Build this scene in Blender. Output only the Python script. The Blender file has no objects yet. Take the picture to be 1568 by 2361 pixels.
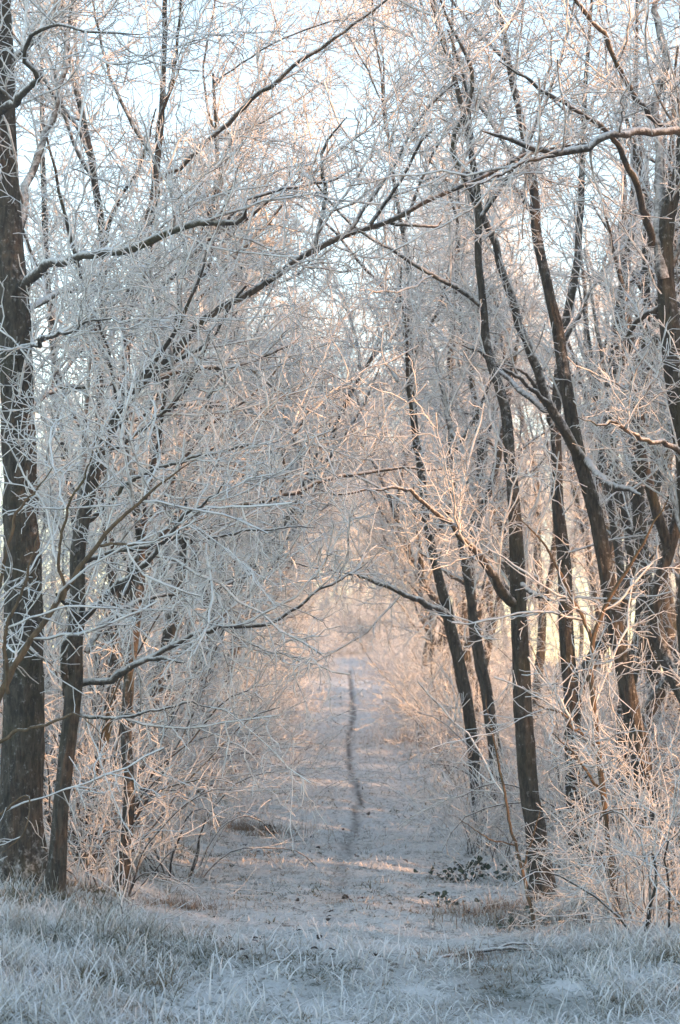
import bpy, math
import numpy as np
R = math.radians
scene = bpy.context.scene
col = scene.collection

# ------------------------------------------------------------------ camera
CAM_Z = 1.6
FPX, CX, CY = 5534.0, 784.0, 1180.5        # photo measured on a 1568 x 2361 sheet
PITCH = math.atan(369.5 / FPX)
cam = bpy.data.cameras.new('camera')
cam.sensor_fit = 'VERTICAL'
cam.sensor_height = 24.0
cam.lens = FPX / 2361.0 * 24.0
cam.clip_start, cam.clip_end = 0.5, 4000
cam.dof.use_dof = True
cam.dof.focus_distance = 14.5
cam.dof.aperture_fstop = 4.0
cam_ob = bpy.data.objects.new('camera', cam)
col.objects.link(cam_ob)
cam_ob.location = (0, 0, CAM_Z)
cam_ob.rotation_euler = (R(90) + PITCH, 0, 0)
scene.camera = cam_ob

# ------------------------------------------------------------------ light
SUN_EL, SUN_AZ = 8.5, 121.0                 # azimuth clockwise from the view direction (+Y)
sun_dir = np.array([math.sin(R(SUN_AZ)) * math.cos(R(SUN_EL)), math.cos(R(SUN_AZ)) * math.cos(R(SUN_EL)), math.sin(R(SUN_EL))])
world = bpy.data.worlds.new('World')
scene.world = world
world.use_nodes = True
nt = world.node_tree
sky = nt.nodes.new('ShaderNodeTexSky')
sky.sky_type = 'NISHITA'
sky.sun_disc = False
sky.sun_elevation = R(SUN_EL)
sky.sun_rotation = R(SUN_AZ)
sky.altitude = 1800
sky.air_density = 1.0
sky.dust_density = 0.5
sky.ozone_density = 0.15
bg = nt.nodes['Background']
bg.inputs['Strength'].default_value = 0.15
nt.links.new(sky.outputs['Color'], bg.inputs['Color'])
sun = bpy.data.lights.new('sun', 'SUN')
sun.energy = 2.5
sun.angle = R(0.53)
sun.color = (1.0, 0.50, 0.22)
sun_ob = bpy.data.objects.new('sun', sun)
col.objects.link(sun_ob)
from mathutils import Vector
sun_ob.rotation_euler = Vector(sun_dir).to_track_quat('Z', 'Y').to_euler()
scene.view_settings.view_transform = 'Standard'
scene.view_settings.look = 'None'
scene.view_settings.gamma = 1.0
scene.view_settings.use_curve_mapping = False
scene.view_settings.exposure = 1.85
scene.cycles.use_denoising = True
scene.cycles.max_bounces = 10
scene.cycles.diffuse_bounces = 6

rng = np.random.default_rng(7)

# ------------------------------------------------------------------ helpers
def at(px, py, Y):
    """point at distance Y down the path that the photo shows at (px, py)"""
    dx, dy = (px - CX) / FPX, (CY - py) / FPX
    c, s = math.cos(PITCH), math.sin(PITCH)
    fy, fz = c - dy * s, s + dy * c
    k = Y / fy
    return np.array([dx * k, Y, CAM_Z + fz * k])

def norm(v):
    return v / np.maximum(np.linalg.norm(v, axis=-1, keepdims=True), 1e-9)

def vnoise(x, y, seed=0):
    xi, yi = np.floor(x).astype(np.int64), np.floor(y).astype(np.int64)
    fx, fy = x - xi, y - yi
    fx, fy = fx * fx * (3 - 2 * fx), fy * fy * (3 - 2 * fy)
    def h(i, j):
        n = (i * 374761393 + j * 668265263 + seed * 144665) & 0x7fffffff
        n = ((n ^ (n >> 13)) * 1274126177) & 0x7fffffff
        return ((n ^ (n >> 16)) & 0xffff) / 65535.0
    a, b, c, d = h(xi, yi), h(xi + 1, yi), h(xi, yi + 1), h(xi + 1, yi + 1)
    return (a * (1 - fx) + b * fx) * (1 - fy) + (c * (1 - fx) + d * fx) * fy - 0.5

def smooth(a, b, x):
    t = np.clip((x - a) / (b - a), 0, 1)
    return t * t * (3 - 2 * t)

TRAIL_Y = np.array([8, 12, 16.4, 20, 26, 30.5, 38.5, 46, 57, 72, 85, 130])
TRAIL_X = np.array([-.25, -.16, -.07, .02, .17, .24, .18, .15, .31, .34, .37, .5])
_ty = np.linspace(8, 130, 400)
_tx = np.convolve(np.pad(np.interp(_ty, TRAIL_Y, TRAIL_X), 6, mode='edge'), np.hanning(13) / np.hanning(13).sum(), 'valid')
def trail_x(y):
    return np.interp(y, _ty, _tx)
def path_centre(y):
    return np.interp(y, [8, 16, 22, 30, 45, 60, 95], [-.1, -.12, -.06, .02, -.08, .12, .3])
def path_half(y):
    return np.interp(y, [8, 16, 22, 30, 60, 95], [1.9, 1.25, 1.0, 1.0, .98, 1.0])

def ground_h(x, y):
    x, y = np.asarray(x, float), np.asarray(y, float)
    z = np.interp(y, [0, 40, 47, 54, 61, 75, 92, 130, 2000], [0, 0.02, .2, .5, .78, 1.05, 1.28, 1.5, 1.5])
    d = np.abs(x - path_centre(y)) - path_half(y)
    bank = smooth(-.15, .9, d)
    z = z + bank * np.where(x < 0, .13, .08) * smooth(120, 60, y)
    z = z + smooth(-.5, -1.4, x) * smooth(17.5, 13.5, y) * .10
    # rut dip behind the near verge
    z = z - .05 * np.exp(-((y - 15.0) / 1.6) ** 2) * smooth(1.4, .6, np.abs(x))
    z = z + 1.1 * smooth(97, 114, y) * np.exp(-((x - .8) / 9) ** 2)        # frosted bank closing the ride
    near = smooth(140, 70, y)
    z = z + near * (.10 * vnoise(x / 1.1, y / 1.5, 1) + .06 * vnoise(x / .38, y / .5, 2) + .036 * vnoise(x / .15, y / .2, 3))
    tr = np.exp(-((x - trail_x(y)) / .07) ** 2) * smooth(15, 24, y)
    return z - .035 * tr

def mesh_np(name, V, F, smooth_shade=True, attrs=None):
    """V (n,3); F (m,3) or (m,4) array of indices"""
    me = bpy.data.meshes.new(name)
    n, (m, k) = len(V), F.shape
    me.vertices.add(n)
    me.vertices.foreach_set('co', np.ascontiguousarray(V, np.float32).ravel())
    me.loops.add(m * k)
    me.loops.foreach_set('vertex_index', np.ascontiguousarray(F, np.int32).ravel())
    me.polygons.add(m)
    me.polygons.foreach_set('loop_start', np.arange(0, m * k, k, dtype=np.int32))
    me.polygons.foreach_set('loop_total', np.full(m, k, np.int32))
    me.polygons.foreach_set('use_smooth', np.full(m, smooth_shade, bool))
    for an, av in (attrs or {}).items():
        a = me.attributes.new(an, 'FLOAT', 'POINT')
        a.data.foreach_set('value', np.ascontiguousarray(av, np.float32))
    me.update(calc_edges=True)
    return me

def tubes(P, Rad, sides=3, rough=0.0):
    """P (n,k,3), Rad (n,k) -> vertices, quads, radius per vertex"""
    n, k, _ = P.shape
    T = np.empty_like(P)
    T[:, 1:-1] = P[:, 2:] - P[:, :-2]
    T[:, 0] = P[:, 1] - P[:, 0]
    T[:, -1] = P[:, -1] - P[:, -2]
    T = norm(T)
    d = norm(P[:, -1] - P[:, 0])
    ref = np.where(np.abs(d[:, 2:3]) > .8, np.array([[1., .13, 0]]), np.array([[.11, .07, 1.]]))[:, None, :]
    A = norm(np.cross(T, ref))
    B = np.cross(T, A)
    ang = np.arange(sides) * 2 * math.pi / sides
    c, s = np.cos(ang), np.sin(ang)
    off = A[:, :, None, :] * c[None, None, :, None] + B[:, :, None, :] * s[None, None, :, None]
    rr = Rad[:, :, None, None]
    if rough:
        rr = rr * (1 + rough * rng.normal(size=(n, k, sides, 1)))
    V = P[:, :, None, :] + off * rr
    idx = np.arange(n * k * sides).reshape(n, k, sides)
    a = idx[:, :-1, :]
    b = np.roll(a, -1, axis=2)
    e = idx[:, 1:, :]
    f = np.roll(e, -1, axis=2)
    F = np.stack([a, b, f, e], axis=-1).reshape(-1, 4)
    rv = np.repeat(Rad[:, :, None], sides, axis=2).ravel()
    return V.reshape(-1, 3), F, rv

def join(parts):
    Vs, Fs, Rs, o = [], [], [], 0
    for V, F, r in parts:
        Vs.append(V); Fs.append(F + o); Rs.append(r); o += len(V)
    return np.concatenate(Vs), np.concatenate(Fs), np.concatenate(Rs)

def resample(pts, rad, k, curl=0.0):
    """Catmull-Rom-like resample of a hand laid polyline"""
    pts, rad = np.asarray(pts, float), np.asarray(rad, float)
    L = np.concatenate([[0], np.cumsum(np.linalg.norm(np.diff(pts, axis=0), axis=1))])
    t = np.linspace(0, L[-1], k)
    m = np.gradient(pts, L, axis=0) if len(pts) > 2 else np.repeat((pts[1:] - pts[:1]) / max(L[-1], 1e-6), 2, axis=0)
    i = np.clip(np.searchsorted(L, t, side='right') - 1, 0, len(L) - 2)
    h = (L[i + 1] - L[i])[:, None]
    u = ((t - L[i])[:, None]) / np.maximum(h, 1e-6)
    p = (2*u**3 - 3*u**2 + 1) * pts[i] + (u**3 - 2*u**2 + u) * h * m[i] + (-2*u**3 + 3*u**2) * pts[i+1] + (u**3 - u**2) * h * m[i+1]
    if curl:
        w = np.cumsum(rng.normal(0, curl, (k, 3)), axis=0)
        w -= np.linspace(0, 1, k)[:, None] * w[-1]
        p = p + w
    return p, np.interp(t, L, rad), L[-1]

def grow(P, Rad, per_m, t0, length, ang, up, bias, k, r0, r1, wig, stub=0.25, droop=0.0):
    """side shoots for every polyline in P (n,K,3): vectorised"""
    n, K, _ = P.shape
    seg = np.linalg.norm(np.diff(P, axis=1), axis=2)
    Ltot = seg.sum(axis=1)
    cnt = rng.poisson(np.maximum(Ltot * (1 - t0) * per_m, .05))
    par = np.repeat(np.arange(n), cnt)
    m = len(par)
    if m == 0:
        return np.zeros((0, k, 3)), np.zeros((0, k))
    t = t0 + (1 - t0) * rng.random(m)
    fi = t * (K - 1)
    i = np.minimum(fi.astype(int), K - 2)
    u = (fi - i)[:, None]
    start = P[par, i] * (1 - u) + P[par, i + 1] * u
    tan = norm(P[par, i + 1] - P[par, i])
    pr = Rad[par, i] * (1 - u[:, 0]) + Rad[par, i + 1] * u[:, 0]
    rnd = rng.normal(size=(m, 3))
    perp = norm(rnd - (rnd * tan).sum(1, keepdims=True) * tan)
    a = np.radians(rng.normal(ang, 14, m))[:, None]
    d = np.cos(a) * tan + np.sin(a) * perp
    d = norm(d + np.array([0, 0, up]) + np.asarray(bias))
    ln = length * rng.uniform(.45, 1.35, m) * (1.15 - stub * t)
    step = (ln / (k - 1))[:, None]
    pts = np.empty((m, k, 3))
    pts[:, 0] = start
    side = norm(np.cross(d, rng.normal(size=(m, 3))))
    for j in range(1, k):
        z = side * wig * (1 if j % 2 else -1)
        d = norm(d + z + rng.normal(0, wig * .7, (m, 3)) + np.array([0, 0, up * .25 - droop * j / k]))
        pts[:, j] = pts[:, j - 1] + d * step
    ra = np.minimum(r0 * rng.uniform(.8, 1.2, m), pr * .8)
    tt = np.linspace(0, 1, k)
    rad = ra[:, None] * (1 - tt) + np.minimum(r1, ra)[:, None] * tt
    return pts, rad

def tag(o, label=None, cat=None, group=None, kind=None):
    if label: o['label'] = label
    if cat: o['category'] = cat
    if group: o['group'] = group
    if kind: o['kind'] = kind
    return o

def obj(name, me, mat, parent=None):
    if mat and not me.materials:
        me.materials.append(mat)
    o = bpy.data.objects.new(name, me)
    col.objects.link(o)
    o.parent = parent
    return o

def empty(name, loc=(0, 0, 0), rz=0.0):
    e = bpy.data.objects.new(name, None)
    e.empty_display_size = .2
    col.objects.link(e)
    e.location = loc
    e.rotation_euler = (0, 0, rz)
    return e

def copy_tree(o, parent=None):
    c = o.copy()
    col.objects.link(c)
    c.parent = parent
    for ch in list(o.children):
        copy_tree(ch, c)
    return c

# ------------------------------------------------------------------ materials
def N(t, kind, **kw):
    n = t.nodes.new(kind)
    for k, v in kw.items():
        setattr(n, k, v)
    return n

def noise(t, vec, scale, detail=3, rough=.55):
    n = N(t, 'ShaderNodeTexNoise')
    n.inputs['Scale'].default_value = scale
    n.inputs['Detail'].default_value = detail
    n.inputs['Roughness'].default_value = rough
    if vec is not None:
        t.links.new(vec, n.inputs['Vector'])
    return n.outputs['Fac']

def ramp(t, fac, lo, hi, a=0.0, b=1.0):
    n = N(t, 'ShaderNodeMapRange', interpolation_type='SMOOTHSTEP')
    n.inputs['From Min'].default_value = lo
    n.inputs['From Max'].default_value = hi
    n.inputs['To Min'].default_value = a
    n.inputs['To Max'].default_value = b
    t.links.new(fac, n.inputs['Value'])
    return n.outputs['Result']

def math_(t, op, a, b):
    n = N(t, 'ShaderNodeMath', operation=op)
    for i, v in enumerate((a, b)):
        if isinstance(v, (int, float)):
            n.inputs[i].default_value = v
        else:
            t.links.new(v, n.inputs[i])
    return n.outputs[0]

def mix(t, fac, a, b):
    n = N(t, 'ShaderNodeMix', data_type='RGBA')
    if isinstance(fac, float):
        n.inputs['Factor'].default_value = fac
    else:
        t.links.new(fac, n.inputs['Factor'])
    for s, v in (('A', a), ('B', b)):
        i = [x for x in n.inputs if x.name == s and x.type == 'RGBA'][0]
        if isinstance(v, tuple):
            i.default_value = (*v, 1)
        else:
            t.links.new(v, i)
    return [x for x in n.outputs if x.type == 'RGBA'][0]

def new_mat(name, rough=.85, spec=.25):
    m = bpy.data.materials.new(name)
    m.use_nodes = True
    b = m.node_tree.nodes['Principled BSDF']
    b.inputs['Roughness'].default_value = rough
    b.inputs['Specular IOR Level'].default_value = spec
    return m, m.node_tree, b

FROST = (.90, .89, .87)

def bark_material(name, dark, warm, frost_lo, frost_hi, relief=.6, thin=False):
    m, t, b = new_mat(name)
    tc = N(t, 'ShaderNodeTexCoord')
    geo = N(t, 'ShaderNodeNewGeometry')
    mp = N(t, 'ShaderNodeMapping')
    mp.inputs['Scale'].default_value = (1, 1, .27)
    t.links.new(tc.outputs['Object'], mp.inputs['Vector'])
    n1 = noise(t, mp.outputs['Vector'], 34, 6, .72)
    n2 = noise(t, tc.outputs['Object'], 2.3, 3)
    base = mix(t, ramp(t, n1, .35, .66), dark, warm)
    base = mix(t, ramp(t, n2, .5, .72, 0, .55), base, (.085, .085, .042))
    sp = N(t, 'ShaderNodeSeparateXYZ')
    t.links.new(geo.outputs['Normal'], sp.inputs[0])
    nf = noise(t, tc.outputs['Object'], 26 if not thin else 18, 4, .7)
    # hoar clings to the upper sides and in specks elsewhere
    up = math_(t, 'ADD', sp.outputs['Z'], math_(t, 'MULTIPLY', math_(t, 'SUBTRACT', nf, .5), 2.2))
    f = ramp(t, up, frost_lo, frost_hi)
    t.links.new(mix(t, f, base, FROST), b.inputs['Base Color'])
    bp = N(t, 'ShaderNodeBump')
    bp.inputs['Strength'].default_value = relief
    bp.inputs['Distance'].default_value = .03
    t.links.new(n1, bp.inputs['Height'])
    t.links.new(bp.outputs['Normal'], b.inputs['Normal'])
    return m

def twig_material(name, warm):
    m, t, b = new_mat(name, .7, .3)
    tc = N(t, 'ShaderNodeTexCoord')
    geo = N(t, 'ShaderNodeNewGeometry')
    at_ = N(t, 'ShaderNodeAttribute', attribute_name='rad')
    sp = N(t, 'ShaderNodeSeparateXYZ')
    t.links.new(geo.outputs['Normal'], sp.inputs[0])
    nf = noise(t, tc.outputs['Object'], 9, 3, .7)
    thick = ramp(t, at_.outputs['Fac'], .006, .018)           # thin twigs are wholly rimed
    v = math_(t, 'ADD', math_(t, 'MULTIPLY', sp.outputs['Z'], .55), math_(t, 'MULTIPLY', math_(t, 'SUBTRACT', nf, .5), 2.0))
    v = math_(t, 'SUBTRACT', v, math_(t, 'MULTIPLY', thick, .75))
    f = ramp(t, v, -.85, .12)
    rime = mix(t, noise(t, tc.outputs['Object'], 3.1, 2), (.83, .83, .82), (.92, .915, .90))
    t.links.new(mix(t, f, warm, rime), b.inputs['Base Color'])
    return m

M_BARK = bark_material('furrowed_bark', (.042, .038, .033), (.13, .112, .09), .14, 1.05, 1.0)
M_LIMB = bark_material('limb_bark', (.035, .033, .031), (.10, .08, .062), -.35, .85, .6)
M_PALE = bark_material('young_bark', (.10, .075, .05), (.22, .15, .09), .5, 1.5, .3)
M_TWIG = twig_material('rimed_twig', (.16, .125, .10))
M_DARKTWIG = twig_material('dark_twig', (.05, .04, .035))

def ground_material():
    m, t, b = new_mat('frosted_ground', .9, .15)
    tc = N(t, 'ShaderNodeTexCoord')
    o = tc.outputs['Object']
    mp = N(t, 'ShaderNodeMapping')
    mp.inputs['Scale'].default_value = (1, .55, 1)
    t.links.new(o, mp.inputs['Vector'])
    n1 = noise(t, mp.outputs['Vector'], 9, 5, .7)
    n2 = noise(t, o, 1.3, 3)
    n3 = noise(t, mp.outputs['Vector'], 34, 3, .7)
    turf = mix(t, ramp(t, n2, .38, .62), (.055, .072, .042), (.12, .10, .066))
    f = math_(t, 'ADD', math_(t, 'MULTIPLY', n1, .6), math_(t, 'MULTIPLY', n3, .5))
    f = ramp(t, f, .37, .57)
    c = mix(t, f, turf, (.82, .825, .80))
    vg = N(t, 'ShaderNodeAttribute', attribute_name='verge')      # rank matted grass with less rime on its litter
    c = mix(t, math_(t, 'MULTIPLY', vg.outputs['Fac'], .7), c, turf)
    tr = N(t, 'ShaderNodeAttribute', attribute_name='worn')
    w = ramp(t, math_(t, 'ADD', tr.outputs['Fac'], math_(t, 'MULTIPLY', math_(t, 'SUBTRACT', n1, .5), 1.7)), .16, .92, 0, .92)
    c = mix(t, w, c, (.075, .068, .058))
    t.links.new(c, b.inputs['Base Color'])
    bp = N(t, 'ShaderNodeBump')
    bp.inputs['Strength'].default_value = .7
    bp.inputs['Distance'].default_value = .05
    t.links.new(math_(t, 'ADD', n1, math_(t, 'MULTIPLY', n3, .5)), bp.inputs['Height'])
    t.links.new(bp.outputs['Normal'], b.inputs['Normal'])
    return m

def blade_material(name, green, straw, lo, hi):
    m, t, b = new_mat(name, .7, .2)
    tc = N(t, 'ShaderNodeTexCoord')
    a = N(t, 'ShaderNodeAttribute', attribute_name='rad')
    v = N(t, 'ShaderNodeAttribute', attribute_name='shade')
    n1 = noise(t, tc.outputs['Object'], 1.1, 3)
    base = mix(t, ramp(t, n1, .4, .6), green, straw)
    f = math_(t, 'ADD', math_(t, 'MULTIPLY', a.outputs['Fac'], .55), math_(t, 'MULTIPLY', v.outputs['Fac'], .6))
    t.links.new(mix(t, ramp(t, f, lo, hi), base, FROST), b.inputs['Base Color'])
    return m

M_GROUND = ground_material()
M_GRASS = blade_material('frosted_grass', (.10, .105, .055), (.23, .18, .11), .18, .88)
M_DRY = blade_material('dry_grass', (.20, .14, .085), (.26, .18, .11), .35, 1.05)

# ------------------------------------------------------------------ ground
xs = np.unique(np.concatenate([-np.geomspace(4, 200, 20)[::-1], np.arange(-4, 4.01, .085), np.geomspace(4, 200, 20)]).round(4))
ys = np.unique(np.concatenate([[-60, -25, -8, 0, 5], np.arange(8, 30, .11), np.arange(30, 60, .25), np.arange(60, 135, .8), np.geomspace(135, 420, 14)]).round(4))
gx, gy = np.meshgrid(xs, ys)
gz = ground_h(gx, gy)
V = np.stack([gx, gy, gz], -1).reshape(-1, 3)
idx = np.arange(len(V)).reshape(gx.shape)
F = np.stack([idx[:-1, :-1], idx[:-1, 1:], idx[1:, 1:], idx[1:, :-1]], -1).reshape(-1, 4)
worn = np.exp(-((gx - trail_x(gy) - .07 * vnoise(gx * 0, gy / .6, 5)) / np.interp(gy, [14, 19, 27, 90], [.20, .13, .065, .11])) ** 2) * np.interp(gy, [13, 17, 21, 26, 34, 100], [.08, .34, .5, .64, .78, .8]) * (gy < 104)
verge = smooth(17, 12, gy + 1.6 * vnoise(gx / .6, gy / .9, 53)) * np.clip(.6 + 1.4 * vnoise(gx / .4, gy / .6, 51), 0, 1) * (.55 + .45 * smooth(.3, 1.2, np.abs(gx)))
g = obj('ground', mesh_np('ground', V, F, True, {'worn': worn.ravel(), 'verge': verge.ravel()}), M_GROUND)
tag(g, 'frosted ground with a mown ride and a thin worn footpath', 'ground', kind='structure')

# ------------------------------------------------------------------ grass
def blades(x, y, length, width, lean, frost, k=4, curl=1.5):
    n = len(x)
    z = ground_h(x, y) - .008
    az = rng.uniform(0, 2 * math.pi, n)
    out = np.stack([np.cos(az), np.sin(az), np.zeros(n)], -1)
    side = np.stack([-np.sin(az), np.cos(az), np.zeros(n)], -1)
    sa = rng.uniform(0, math.pi, n)
    side = norm(side * np.cos(sa)[:, None] + out * np.sin(sa)[:, None] * .5)
    th = np.clip(rng.normal(lean, .28, n), .02, 1.4)            # start lean from vertical
    cv = rng.uniform(.2, curl, n)
    p = np.stack([x, y, z], -1)
    rows, fr = [], []
    for j in range(k):
        u = j / (k - 1)
        w = width * (1 - u * .75)
        rows.append(np.stack([p - side * w[:, None] / 2, p + side * w[:, None] / 2], 1))
        fr.append(np.full(n, u))
        a = th + cv * u
        d = out * np.sin(a)[:, None] + np.array([0, 0, 1.]) * np.cos(a)[:, None]
        p = p + d * (length / (k - 1))[:, None]
    V = np.stack(rows, 1)                                       # n,k,2,3
    idx = np.arange(n * k * 2).reshape(n, k, 2)
    F = np.stack([idx[:, :-1, 0], idx[:, :-1, 1], idx[:, 1:, 1], idx[:, 1:, 0]], -1).reshape(-1, 4)
    rad = np.repeat(np.stack(fr, 1)[:, :, None], 2, 2).ravel()
    sh = np.repeat(frost, k * 2)
    return V.reshape(-1, 3), F, rad, sh

def scatter(n, y0, y1, margin=.25, dens=None):
    y = np.sqrt(rng.uniform(y0 ** 2, y1 ** 2, n))
    hw = 784 / FPX * y + margin
    x = rng.uniform(-1, 1, n) * hw
    return x, y

def grass_object(name, parts, mat, label, cat, kind='stuff', parent=None):
    Vs, Fs, Rs, Ss, o = [], [], [], [], 0
    for V, F, r, s in parts:
        Vs.append(V); Fs.append(F + o); Rs.append(r); Ss.append(s); o += len(V)
    me = mesh_np(name, np.concatenate(Vs), np.concatenate(Fs), False, {'rad': np.concatenate(Rs), 'shade': np.concatenate(Ss)})
    ob = obj(name, me, mat, parent)
    if label:
        tag(ob, label, cat, kind=kind)
    return ob

def frostiness(x, y):
    return np.clip(.58 + 1.5 * vnoise(x / .8, y / 1.1, 11) + 1.4 * vnoise(x / .2, y / .28, 12) + rng.normal(0, .16, len(x)), 0, 1)

parts = []
# near verge
x, y = scatter(58000, 10.4, 15.6)
tall = smooth(-.35, -1.3, x) + .45 * smooth(.9, 1.7, x)
clump = np.clip(1 + 2.2 * vnoise(x / .23, y / .4, 21) + 1.2 * vnoise(x / .7, y / 1.0, 22), .4, 2.2)
ln = (rng.gamma(2.2, .017, len(x)) + .015) * (.62 + 1.0 * tall) * clump
parts.append(blades(x, y, ln, rng.uniform(.004, .0085, len(x)), 1.0 - .3 * tall, frostiness(x, y) - .16, 4, 2.4))
# coarse rimed blades standing out of the mat
x, y = scatter(7000, 10.4, 14.6)
keep = rng.random(len(x)) < np.clip(.25 + .9 * smooth(-.2, -1.2, x) + .5 * smooth(.8, 1.5, x) + 1.2 * vnoise(x / .5, y / .7, 31), 0, 1)
x, y = x[keep], y[keep]
parts.append(blades(x, y, rng.uniform(.07, .20, len(x)), rng.uniform(.007, .0125, len(x)), .6, np.clip(rng.normal(.95, .15, len(x)), 0, 1.2), 6, 2.6))
# mown ride and its edges, mid distance
x, y = scatter(50000, 15, 26, .1)
keep = np.abs(x - trail_x(y)) > .10 * rng.random(len(x)) * smooth(17, 22, y) * 2
x, y = x[keep], y[keep]
edge = smooth(-.05, .5, np.abs(x - path_centre(y)) - path_half(y))
ln = (rng.gamma(4, .009, len(x)) + .012) * (1 + 2.2 * edge * rng.random(len(x)))
parts.append(blades(x, y, ln, rng.uniform(.005, .011, len(x)), .95 - .45 * edge, frostiness(x, y), 3))
x, y = scatter(28000, 26, 60, .1)
keep = np.abs(x - trail_x(y)) > .02 + .12 * rng.random(len(x))
x, y = x[keep], y[keep]
edge = smooth(-.05, .5, np.abs(x - path_centre(y)) - path_half(y))
ln = (rng.gamma(4, .012, len(x)) + .015) * (1 + 2.5 * edge * rng.random(len(x)))
parts.append(blades(x, y, ln, rng.uniform(.011, .024, len(x)), .95 - .4 * edge, frostiness(x, y), 3))
x, y = scatter(12000, 60, 112, .1)
keep = np.abs(x - trail_x(y)) > .18
x, y = x[keep], y[keep]
parts.append(blades(x, y, rng.gamma(4, .02, len(x)) + .02, rng.uniform(.02, .05, len(x)), np.full(len(x), .9), frostiness(x, y), 3))
grass_object('grass', parts, M_GRASS, 'short frosted grass covering the ride and the near verge', 'grass')

# ------------------------------------------------------------------ trees
def twig_mesh(name, base_P, base_R, d1, d2, d3, l1, l2, l3, up=.18, bias=(0, 0, 0), r=(.013, .0075, .0052), t0=.12, droop=0.0):
    """three generations of rimed side shoots on a set of equal length polylines"""
    p1, r1 = grow(base_P, base_R, d1, t0, l1, 48, up, bias, 9, r[0], .006, .20, droop=droop)
    p2, r2 = grow(p1, r1, d2, .06, l2, 55, up * .35, np.asarray(bias) * .4, 7, r[1], .0036, .28, droop=droop)
    p3, r3 = grow(p2, r2, d3, .05, l3, 58, 0.0, (0, 0, 0), 4, r[2], .0028, .27)
    p4, r4 = grow(p1, r1, d3 * .6, .1, l3 * 1.2, 62, 0.0, (0, 0, 0), 4, r[2], .0028, .27)
    V, F, rv = join([tubes(p1, r1, 4, .14), tubes(p2, r2, 3, .2), tubes(p3, r3, 3, .2), tubes(p4, r4, 3, .2)])
    return mesh_np(name, V, F, True, {'rad': rv})

def stem_mesh(name, P, Rad, sides, rough=.05, furrow=0.0):
    if furrow:                                     # broken vertical ridges, modelled
        P, Rad, L = resample(P, Rad, 170)
        V, F, rv = tubes(P[None], Rad[None], sides)
        k = len(P)
        a = np.tile(np.arange(sides) * 2 * math.pi / sides, k)
        z = np.repeat(np.linspace(0, L, k), sides)
        q = np.abs(vnoise(4.6 * np.cos(a) + z * 1.1, 4.6 * np.sin(a) + z * 2.3, 41)) * 2
        q2 = np.abs(vnoise(9 * np.cos(a) + z * 3.1, 9 * np.sin(a) - z * 2.7, 43)) * 2
        f = furrow * (np.minimum(q * 2.2, 1) + .5 * np.minimum(q2 * 2, 1) - 1.0)
        c = np.repeat(P, sides, axis=0)
        V = c + (V - c) * (1 + f)[:, None]
        return mesh_np(name, V, F, True, {'rad': rv})
    V, F, rv = tubes(P[None], Rad[None], sides, rough)
    return mesh_np(name, V, F, True, {'rad': rv})

def lay(pl, k, curl=.012, fat=.84):
    """[(px,py,Y,width_px)] -> polyline in metres"""
    pts = np.array([at(a, b, c) for a, b, c, w in pl])
    rad = np.array([w * c / FPX / 2 * fat for a, b, c, w in pl])
    rad[-1] *= .55
    ln = np.linalg.norm(np.diff(pts, axis=0), axis=1).sum()
    return resample(pts, rad, k, curl * min(1.0, ln / 2.2))

hero_n = 0
def hero(label, trunk, limbs=(), crown=None, cat='tree', name='tree', mat=None, limb_mat=None, auto=None, twig_mat=None, sides=14, flare=True, group=None, fat=.84):
    """tree laid out by hand: trunk and limbs are polylines, the rest of the crown grows on them"""
    global rng, hero_n
    hero_n += 1
    rng = np.random.default_rng(1000 + hero_n)
    b = at(*trunk[0][:3])
    b[2] = float(ground_h(b[0], b[1]))
    root = empty(name, tuple(b))
    tag(root, label, cat, group)
    P, Rd, L = lay(trunk, 40, .006, fat)
    P[0, 2] = min(P[0, 2], b[2] - .05)
    if flare:
        Rd = Rd * (1 + .6 * np.exp(-np.maximum(P[:, 2] - b[2], 0) / .15))
    obj('trunk', stem_mesh('trunk', P - b, Rd, 40 if sides == 14 else sides, .045, .13 if sides == 14 else 0), mat or M_BARK, root)
    base = [(P[8:], Rd[8:])]
    for lp in limbs:
        p, r, l = lay(lp, 32, .012)
        obj('limb', stem_mesh('limb', p - b, r, 9, .07), limb_mat or M_LIMB, root)
        base.append((p, r))
    if auto:
        n, ln, up, bias, r0, tlo = auto
        p, r = grow(P[None], Rd[None], n / max(L, .1) / (1 - tlo), tlo, ln, 48, up, bias, 14, r0, .008, .13)
        for q in range(len(p)):
            obj('limb', stem_mesh('limb', p[q] - b, r[q], 7, .07), limb_mat or M_LIMB, root)
            base.append((p[q], r[q]))
    if crown:
        K = 24
        BP, BR = [], []
        for p, r in base:
            q, w, _ = resample(p, r, K)
            BP.append(q); BR.append(w)
        me = twig_mesh('crown', np.array(BP) - b, np.array(BR), **crown)
        obj('crown', me, twig_mat or M_TWIG, root)
    return root

CR = dict(d1=3.6, d2=8.6, d3=14, l1=1.0, l2=.46, l3=.145, r=(.0095, .0054, .0037))

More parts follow.
